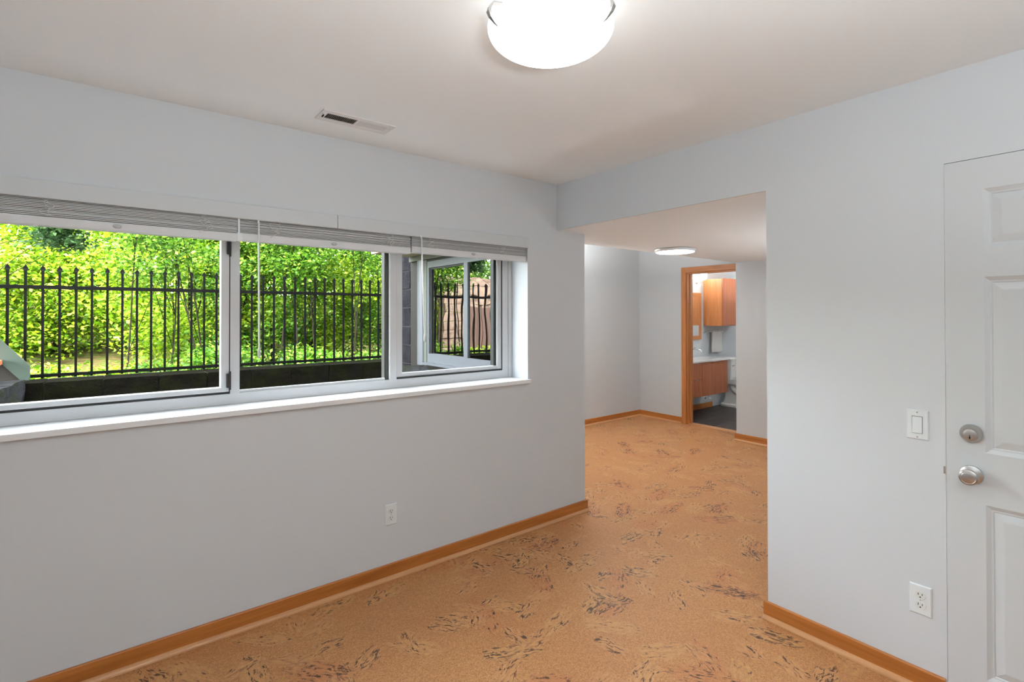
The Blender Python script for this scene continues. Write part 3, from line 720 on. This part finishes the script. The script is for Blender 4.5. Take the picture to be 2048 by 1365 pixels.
# towel bar & towel
TB0, TB1, TBZ = 7.27, 7.73, 1.187; TBY = G2 - .048
t = thing('towel_bar', ((TB0 + TB1) / 2, G2, TBZ), 'chrome towel bar on the wall under the cabinet', 'towel bar')
MB().tube([(TB0, TBY, TBZ), (TB1, TBY, TBZ)], .006, 10).build('bar', 'chrome', t)
for x in (TB0 + .008, TB1 - .008): MB().lathe([(.001, 0), (.024, 0), (.022, -.008), (.009, -.012), (.009, -.05), (.012, -.06), (.001, -.063)], (x, G2 - .001, TBZ), 'y', 16).build('post', 'chrome', t, smooth=35)
tw = MB()
def cloth(x0, x1, ztop, zbot, ph, yoff):
    nx, pts_ = 22, []
    path = [(-.006, zbot), (-.006, zbot + .1), (-.009, ztop - .03), (-.009, ztop + .002), (0, ztop + .010), (.009, ztop + .002), (.008, ztop - .03), (.0025, zbot + .13), (.0025, zbot + .04)]
    def surf(off):
        rows = []
        for j in range(nx + 1):
            a = j / nx; row = []
            for k, (dy, z) in enumerate(path):
                spread = 1.0 + .25 * (ztop - z) / (ztop - zbot); xc = (x0 + x1) / 2
                x = xc + (x0 + (x1 - x0) * a - xc) * spread
                amp = .004 * min(1, (ztop + .01 - z) * 6)
                yy = TBY + dy + yoff + amp * math.sin(a * 13 + ph) * (1 if dy < 0 else -1) + math.copysign(off, dy if dy else 1) * (0 if abs(dy) < 1e-9 else 1)
                row.append((x, yy, z + (off if abs(dy) < .0095 else 0) + .004 * math.sin(a * 7 + ph)))
            rows.append(row)
        return rows
    a_, b_ = surf(.003), surf(0)
    tw.rings([ra + list(reversed(rb)) for ra, rb in zip(a_, b_)])
cloth(7.44, 7.70, TBZ, .86, 0.3, 0)
tag(tw.build('hand_towel', 'towel', smooth=50), 'white hand towel folded over the chrome towel bar', 'towel')
# toilet
t = thing('toilet', (7.82, 4.1, 0), 'white porcelain toilet beyond the vanity', 'toilet')
tx = 7.80
def ell(cx, cy, a, b, z, n=36, sq=2.0):
    r = []
    for i in range(n):
        th = 2 * math.pi * i / n; c, q = math.cos(th), math.sin(th)
        r.append((cx + a * math.copysign(abs(c) ** (2 / sq), c), cy + b * math.copysign(abs(q) ** (2 / sq), q), z))
    return r
MB().rings([ell(tx, 4.245, .150, .085, .435, sq=5), ell(tx, 4.24, .165, .095, .50, sq=5), ell(tx, 4.23, .195, .118, .735, sq=5)]).build('tank', 'porc', t, smooth=40)
MB().rings([ell(tx, 4.228, .205, .128, .736, sq=5), ell(tx, 4.228, .210, .132, .760, sq=5), ell(tx, 4.228, .195, .118, .774, sq=5)]).build('tank_lid', 'porc', t, smooth=40)
MB().rings([ell(tx, 4.00, .165, .36, .001, sq=5), ell(tx, 4.00, .165, .36, .030, sq=5), ell(tx, 4.00, .150, .345, .048, sq=5)]).build('foot', 'porc', t, smooth=40)
MB().rings([ell(tx, 4.02, .125, .32, .046, sq=4), ell(tx, 4.04, .105, .285, .10, sq=3.5), ell(tx, 4.06, .095, .255, .20, sq=3), ell(tx, 4.06, .10, .25, .30, sq=3), ell(tx, 4.05, .13, .27, .37, sq=3)]).build('pedestal', 'porc', t, smooth=50)
MB().rings([ell(tx, 3.93, .075, .12, .14), ell(tx, 3.90, .12, .19, .20), ell(tx, 3.87, .155, .24, .28), ell(tx, 3.86, .180, .28, .36), ell(tx, 3.87, .186, .295, .405), ell(tx, 3.87, .182, .29, .414)]).build('bowl', 'porc', t, smooth=60)
MB().rings([ell(tx, 4.20, .150, .14, .36, sq=5), ell(tx, 4.20, .155, .145, .434, sq=5)]).build('tank_shelf', 'porc', t, smooth=40)
for sd in (-1, 1): MB().tube([(tx + sd * .085, 4.20, .36), (tx + sd * .10, 4.12, .27), (tx + sd * .10, 4.02, .20), (tx + sd * .10, 3.93, .15), (tx + sd * .09, 3.84, .11)], [.03, .045, .05, .05, .03], 12).build('trapway', 'porc', t, smooth=True)
MB().rings([ell(tx, 3.865, .188, .27, .4155), ell(tx, 3.865, .194, .278, .428), ell(tx, 3.865, .190, .272, .436)]).build('seat', 'porc', t, smooth=50)
MB().rings([ell(tx, 3.865, .188, .27, .4405), ell(tx, 3.865, .192, .275, .452), ell(tx, 3.865, .17, .25, .463)]).build('seat_lid', 'porc', t, smooth=50)
MB().box(tx - .19, tx - .13, 4.095, 4.108, .65, .665).build('flush_lever', 'chrome', t)

# ================================================================== OUTSIDE
# light well window (window_2) in the projecting wall, exterior face at x = 2.5
XF = 2.5
W2 = sempty('window_2', (XF, 3.85, 1.0), 'white sliding window in the wall beside the light well, reflecting the garden')
m = MB().box(XF, XF + .07, WYN, WYF, WZB, 1.075).box(XF, XF + .07, WYN, WYF, 1.935, WZT).box(XF, XF + .07, WYF - .032, WYF, 1.075, 1.935).box(XF, XF + .07, WYN, WYN + .032, 1.075, 1.935)
m.build('window_frame', 'bluewhite', W2)
MB().box(XF - .004, XF + .05, 3.815, 3.878, 1.0755, 1.9345).build('meeting_stile', 'bluewhite', W2)
MB().box(XF + .02, XF + .03, 4.51, WYF - .033, 1.076, 1.934).box(XF + .02, XF + .03, 3.879, 4.51, 1.92, 1.934).build('gasket', 'gasket', W2)
MB().box(XF + .0305, XF + .0345, 3.879, 4.527, 1.076, 1.934).build('glass_pane', 'glassw', W2)
MB().box(XF + .0105, XF + .0145, WYN + .033, 3.814, 1.076, 1.934).build('glass_pane', 'glassw', W2)
for nm, z0, z1, xx in (('sill_track', WZB - .02, WZB - .001, XF - .05),): MB().box(xx, XF, WYN - .02, WYF + .02, z0, z1).build(nm, 'bluewhite', W2)
MB().box(XF + .085, XF + .09, WYN, WYF, WZB, WZT).build('dark_backing', paint('dark_backing_paint', lin(92, 66, 52), .9, .3, 300), W2)  # added dark sheet keeps the lit alcove from showing through the panes

# exterior brown wall face with trim
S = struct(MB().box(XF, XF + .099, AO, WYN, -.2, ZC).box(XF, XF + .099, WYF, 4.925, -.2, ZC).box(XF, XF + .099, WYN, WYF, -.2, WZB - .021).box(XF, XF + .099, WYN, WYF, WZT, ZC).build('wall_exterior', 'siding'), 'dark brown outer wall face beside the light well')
MB().rings([[(XF - .03 + .028 * (1 - math.sin(a)) , 4.69 + .062 * math.cos(a), z) for a in [math.pi * i / 8 for i in range(9)]] for z in (.95, 2.07)]).build('downpipe', 'bluewhite', S, smooth=40)
MB().box(XF - .004, XF - .0005, WYF + .004, WYF + .062, .95, 2.07).build('casing_board', 'sage', S)

def block_mesh(name, lx, ly, lz, mat, seed, rough=.008, n=(5, 2, 3)):
    """rough split-face block, local origin at its min corner"""
    import bmesh
    rr = random.Random(seed); bm = bmesh.new()
    bmesh.ops.create_cube(bm, size=1.0)
    bmesh.ops.subdivide_edges(bm, edges=list(bm.edges), cuts=1, use_grid_fill=True)
    for v_ in bm.verts:
        v_.co = Vector(((v_.co.x + .5) * lx, (v_.co.y + .5) * ly, (v_.co.z + .5) * lz))
        v_.co += Vector((rr.uniform(-1, 1), rr.uniform(-1, 1), rr.uniform(-.4, .4))) * rough
    me = bpy.data.meshes.new(name); bm.to_mesh(me); bm.free(); me.materials.append(M[mat]); return me
# block pillar at the end of the projecting wall
PY0, PY1 = 4.93, 5.24
P = thing('block_pillar', (2.65, 5.08, -.1), 'grey split-face concrete block pillar beside the light well', 'pillar')
MB().box(XF + .012, 2.82, PY0 + .006, PY1 - .012, -.1, 2.62).build('mortar_core', 'mortar', P)
pm = [block_mesh('block', .33, .31, .188, 'block', s, .006) for s in (1, 2, 3)]
zz = [ -.055 + .2 * i for i in range(13)]
for i, z in enumerate(zz): place(pm[i % 3], 'block', (XF - .002, PY0, z), P)
# long retaining wall under the railing
RW = thing('retaining_wall', (1, 5.95, -.1), 'dark mossy concrete block retaining wall under the railing', 'retaining wall')
RY0, RY1, RZ = 5.86, 6.30, .895
MB().box(-2.2, 3.6, RY0 + .02, RY1, -.15, RZ - .012).build('mortar_core', 'mortard', RW)
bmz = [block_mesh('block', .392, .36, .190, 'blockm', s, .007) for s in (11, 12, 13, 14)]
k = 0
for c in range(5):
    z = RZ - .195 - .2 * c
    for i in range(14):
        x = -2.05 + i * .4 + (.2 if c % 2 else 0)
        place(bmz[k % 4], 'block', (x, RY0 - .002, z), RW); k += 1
# left return wall
LW = thing('retaining_wall', (-.75, 5.0, -.1), 'short grey block wall at the left end of the light well', 'retaining wall', None)
a = R(5.8); ld = Vector((-math.sin(a), -math.cos(a), 0)); ln = Vector((-math.cos(a), math.sin(a), 0))
lm = [block_mesh('block', .392, .30, .190, 'capm', s, .012) for s in (21, 22, 23)]
o0 = Vector((-.575, 5.84, 0)); ang = math.atan2(ld.y, ld.x)
for c in range(5):
    for i in range(5):
        st = o0 + ld * (i * .4 + (.0 if c % 2 == 0 else .2))
        # local +x runs along ld; local +y must point away from the well
        place(lm[(c + i) % 3], 'block', (st.x, st.y, RZ - .16 - .2 * c), LW, rot=(0, 0, ang), scale=(1, -1, 1))
# ledge along the projecting wall
LG = thing('stone_ledge', (2.3, 4, -.1), 'low grey stone ledge under the light well window', 'ledge')
MB().box(2.42, 2.499, AO + .01, 4.92, -.15, .74).build('mortar_core', 'mortard', LG)
lg = [block_mesh('block', .085, .37, .19, 'capm', s, .008) for s in (31, 32, 33)]
for i in range(5): place(lg[i % 3], 'block', (2.405, AO + .012 + i * .376, .74), LG)
for i in range(5): place(lg[(i + 1) % 3], 'block', (2.412, AO + .012 + i * .376, .545), LG)
# ground of the light well, garden behind the railing
struct(MB().box(-3.0, 2.6, AO, 6.3, -.35, -.15).build('ground', 'gravel'), 'dark gravel bottom of the light well')
gv = []; gf = []
nx, ny = 40, 24
for j in range(ny + 1):
    for i in range(nx + 1):
        x = -16 + i * .9; y = 6.32 + j * 1.0
        z = .55 - .25 * min(1, (y - 6.3) / 3) + max(0, (y - 9)) * .10 + .12 * math.sin(x * 1.7 + y) + .1 * math.sin(x * .6 - y * 1.3)
        if j == 0: z = .70
        gv.append((x, y, z))
for j in range(ny):
    for i in range(nx): q = j * (nx + 1) + i; gf.append((q, q + 1, q + nx + 2, q + nx + 1))
gm = MB(); gm.add(gv, gf); struct(gm.build('ground', 'earth', smooth=True), 'leaf littered earth bank beyond the railing')

# railing
FYc = 6.19
F = thing('metal_railing', (1, FYc, .9), 'black metal picket railing with spear tips on the retaining wall', 'railing')
MB().box(-2.0, 3.2, FYc - .016, FYc + .016, 1.700, 1.733).build('rail', 'blackmetal', F)
MB().box(-2.0, 3.2, FYc - .016, FYc + .016, .908, .936).build('rail', 'blackmetal', F)
pk = MB().box(-.0095, .0095, -.0095, .0095, -.012, .945)
pk.rings([[(sx * r, sy * .35 * r if r > .011 else sy * r, z) for sx, sy in ((-1, -1), (1, -1), (1, 1), (-1, 1))] for r, z in ((.0095, .945), (.010, .953), (.0185, .968), (.0165, .978), (.006, .996), (.0012, 1.008))])
p0 = pk.build('picket', 'blackmetal', F); pmesh = p0.data; bpy.data.objects.remove(p0)
for i in range(-10, 33): place(pmesh, 'picket', (-.717 + .1135 * i, FYc, .908), F)
for x in (-1.98, 3.18): place(pmesh, 'post', (x, FYc, .895), F, scale=(2.6, 2.6, 1.03))

# green stair stringer at the left
ST = thing('outdoor_stair', (-1.1, 5.7, .9), 'green steel stair stringer with brown treads at the left edge of the window view', 'stairs')
sl = math.tan(R(40))
def stringer(y0, y1):
    xr, zb_ = -.545, .905
    top = lambda x: 1.037 + (xr - x) * 1.27
    pr = [(xr, zb_ + .01), (xr, 1.037), (-1.75, top(-1.75)), (-1.75, top(-1.75) - .19), (xr - .055, zb_ + .01)]
    return MB().rings([[(x, y, z) for x, z in pr] for y in (y0, y1)])
stringer(5.90, 5.925).build('stringer', 'greensteel', ST)
for i in range(5):
    x = -.83 - i * .20; z = 1.06 + i * .25
    MB().box(x - .12, x + .12, 5.05, 5.897, z - .0, z + .035).build('tread', 'tread', ST)
MB().rings([[(x, y, z) for x, z in ((-.60, .90), (-.60, .93), (-1.75, 2.36), (-1.75, .90))] for y in (5.945, 5.96)]).build('shade_panel', paint('stair_shade_paint', lin(48, 44, 38), .8, .2), ST)  # added dark panel imitates the shade below the stringer
MB().box(-1.78, -1.70, 5.05, 5.12, -.1, 2.0).build('post', 'deckwood', ST)

# sunlit stone wall, timber screen: outside the direct view, seen mirrored in window_2
SW = thing('stone_wall', (-4.2, 11, 0), 'sunlit sandstone garden wall mirrored in the light well window', 'wall')
sb = [block_mesh('stone', 1, 1, 1, 'pink', q, .035) for q in (41, 42, 43)]
rr = random.Random(5)
for c in range(12):
    x = -1.40 - (0 if c < 9 else .0); top = c in (5, 10, 11)
    while x > -7.5:
        wd = rr.uniform(.32, .62) if not top else .62
        y = 10.9 + .5 * math.sin((x + 1.4) * .8) ** 2
        place(sb[rr.randrange(3)], 'stone', (x - wd + .012, y - (.05 if top else rr.uniform(0, .04)), -.25 + c * .222), SW, scale=(wd - .012, .4, .212))
        x -= wd
BP = thing('timber_screen', (-2.3, 9.7, 0), 'brown vertical board screen mirrored in the light well window', 'fence')
for i in range(14): MB().box(-3.25 + i * .145, -3.25 + i * .145 + .135, 9.6, 9.63, -.1, 1.64).build('board', 'deckwood', BP)
for z in (.4, 1.5): MB().box(-3.25, -1.23, 9.63, 9.67, z, z + .09).build('rail', 'deckwood', BP)

# ------------------------------------------------------------------ trees
def leaves_mesh(name, pts, size, mat, flat=0.6, aspect=.62):
    n = len(pts); pts = np.asarray(pts, dtype=np.float64)
    nrm = rng.normal(size=(n, 3)); nrm[:, 2] = np.abs(nrm[:, 2]) + flat; nrm /= np.linalg.norm(nrm, axis=1)[:, None]
    t = rng.normal(size=(n, 3)); t -= (t * nrm).sum(1)[:, None] * nrm; t /= np.linalg.norm(t, axis=1)[:, None]
    b = np.cross(nrm, t); s = size * rng.uniform(.6, 1.35, n)[:, None]
    v = np.empty((n, 4, 3))
    v[:, 0] = pts - t * s; v[:, 1] = pts + b * s * aspect - t * s * .1 + nrm * s * .15
    v[:, 2] = pts + t * s; v[:, 3] = pts - b * s * aspect - t * s * .1 + nrm * s * .15
    me = bpy.data.meshes.new(name)
    me.vertices.add(n * 4); me.vertices.foreach_set('co', v.reshape(-1))
    idx = np.arange(n * 4).reshape(n, 4)
    tri = np.stack([idx[:, [0, 1, 2]], idx[:, [0, 2, 3]]], 1).reshape(-1)
    me.loops.add(len(tri)); me.loops.foreach_set('vertex_index', tri.astype(np.int32))
    me.polygons.add(n * 2); me.polygons.foreach_set('loop_start', np.arange(0, n * 6, 3, dtype=np.int32)); me.polygons.foreach_set('loop_total', np.full(n * 2, 3, dtype=np.int32))
    me.update(); me.validate(); me.materials.append(M[mat]); return me
def cluster_points(n, centre, rad, nclump, spread):
    d = rng.normal(size=(nclump, 3)); d /= np.linalg.norm(d, axis=1)[:, None]
    cc = np.asarray(centre) + d * (rng.uniform(.25, 1, (nclump, 1)) ** .5) * np.asarray(rad)
    k = rng.integers(0, nclump, n)
    return cc[k] + rng.normal(size=(n, 3)) * np.array([spread, spread, spread * .55]), cc
def tree(x, y, h, rad, n, label, mat='leaf1', size=.035, zc=None, spread=.22, nclump=60, trunk=.03, lean=.0, zg=.3, stems=1, dx=0.0, name='leafy_tree', group='trees beyond the railing'):
    t = thing(name, (x, y, zg), label, 'tree' if 'tree' in name else 'shrub', group)
    zc = zc if zc is not None else h * .6
    pts, cc = cluster_points(n, (x + lean * .6 + dx, y, zc), rad, nclump, spread)
    pts[:, 2] = np.maximum(pts[:, 2], zg + .02)
    me = leaves_mesh('foliage', pts, size, mat); o = link('foliage', me, t); o['kind'] = 'stuff'
    rr = random.Random(int(x * 100 + y * 7))
    for s in range(stems):
        a_ = rr.uniform(-.25, .25); ox = rr.uniform(-.15, .15) * stems
        P_ = [(x + ox + (a_ + lean) * u + .05 * math.sin(u * 5 + s), y + .06 * math.sin(u * 4), zg - .1 + u * (h - zg)) for u in [i / 8 for i in range(9)]]
        tk = MB().tube(P_, [trunk * (1 - .8 * i / 8) for i in range(9)], 7).build('trunk' if stems == 1 else 'stem', 'bark', t, smooth=True)
        m = MB()
        for q in range(5):
            c = cc[rr.randrange(len(cc))]; b0 = P_[2 + rr.randrange(5)]
            if c[2] < b0[2]: continue
            m.tube([b0, ((b0[0] + c[0]) / 2, (b0[1] + c[1]) / 2, (b0[2] + c[2]) / 2 + .05), tuple(c)], [trunk * .35, trunk * .25, trunk * .1], 5)
        if m.v: m.build('branch', 'bark', tk, smooth=True)
    return t
TR = [
 (-.75, 12.9, 5.0, (1.25, .8, 2.1), 24000, 'bright yellow-green bushy tree at the far left behind the railing', 'leaf1', .042, 1.9),
 (.95, 9.5, 5.0, (1.0, .8, 2.0), 24000, 'yellow-green leafy tree behind the left end of the railing', 'leaf1', .034, 2.0),
 (1.9, 9.2, 5.0, (1.1, .9, 2.0), 22000, 'mid-green leafy tree behind the dark window post', 'leaf2', .032, 2.1),
 (2.9, 9.2, 5.2, (1.2, 1.0, 2.2), 24000, 'fresh green leafy tree behind the middle of the railing', 'leaf1', .036, 2.2),
 (4.3, 9.0, 5.0, (1.1, 1.0, 2.2), 22000, 'pale green leafy tree behind the right end of the railing', 'leaf2', .032, 2.1),
 (5.9, 10.2, 5.2, (1.3, 1.1, 2.2), 14000, 'leafy tree beyond the block pillar', 'leaf1', .034, 2.2),
 (-2.6, 14.6, 6.0, (1.7, 1.3, 2.4), 14000, 'tall pale tree standing far back at the left', 'leaf1', .052, 3.0),
 (.8, 13.0, 6.4, (1.8, 1.3, 2.6), 15000, 'tall bright tree standing far back behind the left railing', 'leaf1', .052, 3.0),
 (3.6, 13.4, 6.6, (1.9, 1.3, 2.6), 15000, 'tall bright tree standing far back behind the middle', 'leaf2', .052, 3.0),
 (6.6, 13.6, 6.6, (1.9, 1.4, 2.6), 14000, 'tall tree standing far back behind the right railing', 'leaf1', .052, 3.0),
]
for (x, y, h, rad, n, lb, mt, sz, zc) in TR:
    tree(x, y, h, rad, n, lb, mt, sz, zc, spread=.20 if y < 11 else .3, nclump=70, trunk=.022 if y < 11 else .06, stems=3 if y < 11 else 1)
tree(-1.5, 8.2, 5.2, (.28, .3, .5), 5000, 'dark drooping conifer branch hanging at the upper left', 'leaf3', .03, 2.72, spread=.10, nclump=14, trunk=.018, dx=1.0, name='conifer_tree')
for k, (x, y, lean, lb) in enumerate([(.30, 7.7, .10, 'thin dark sapling leaning right behind the left of the railing'), (.78, 7.6, -.12, 'thin dark sapling leaning left just left of the white post'), (2.05, 7.7, .10, 'slender sapling leaning right behind the middle of the railing'), (2.35, 7.8, -.08, 'forked slender sapling behind the middle of the railing'), (3.0, 7.7, .12, 'slender sapling near the dark screen edge')]):
    tree(x, y, 3.6, (.5, .25, .9), 2600, lb, 'leaf2', .028, 2.7, spread=.13, nclump=16, trunk=.013, lean=lean * 2, stems=2, name='sapling_tree', group='thin saplings behind the railing')
SH = [(-.25, 7.5, .5, 'low bright shrub just behind the left of the railing'), (.9, 7.5, .6, 'low green shrub behind the railing near the window post'), (2.4, 7.5, .6, 'low green shrub behind the middle of the railing'), (3.9, 7.6, .6, 'low green shrub behind the right of the railing')]
for x, y, zc, lb in SH: tree(x, y, .9, (.75, .35, .42), 7000, lb, 'leaf2' if x > 0 else 'leaf1', .028, zc, spread=.10, nclump=40, trunk=.012, zg=.25, stems=3, name='leafy_shrub', group='low shrubs behind the railing')
for bx, lb in ((1.5, 'broad bright tree closing the view far behind the left pane'), (6.5, 'broad bright tree closing the view far behind the middle pane'), (11.5, 'broad tree far behind the block pillar')):
    tree(bx, 17.5, 7.5, (3.2, 1.2, 3.2), 16000, lb, 'leaf2' if bx == 6.5 else 'leaf1', .075, 3.4, spread=.45, nclump=70, trunk=.08)
tree(-6.5, 16.2, 7, (4.0, 1.6, 2.6), 15000, 'broad green tree behind the sandstone wall', 'leaf2', .07, 3.8, spread=.4, nclump=70, trunk=.09)
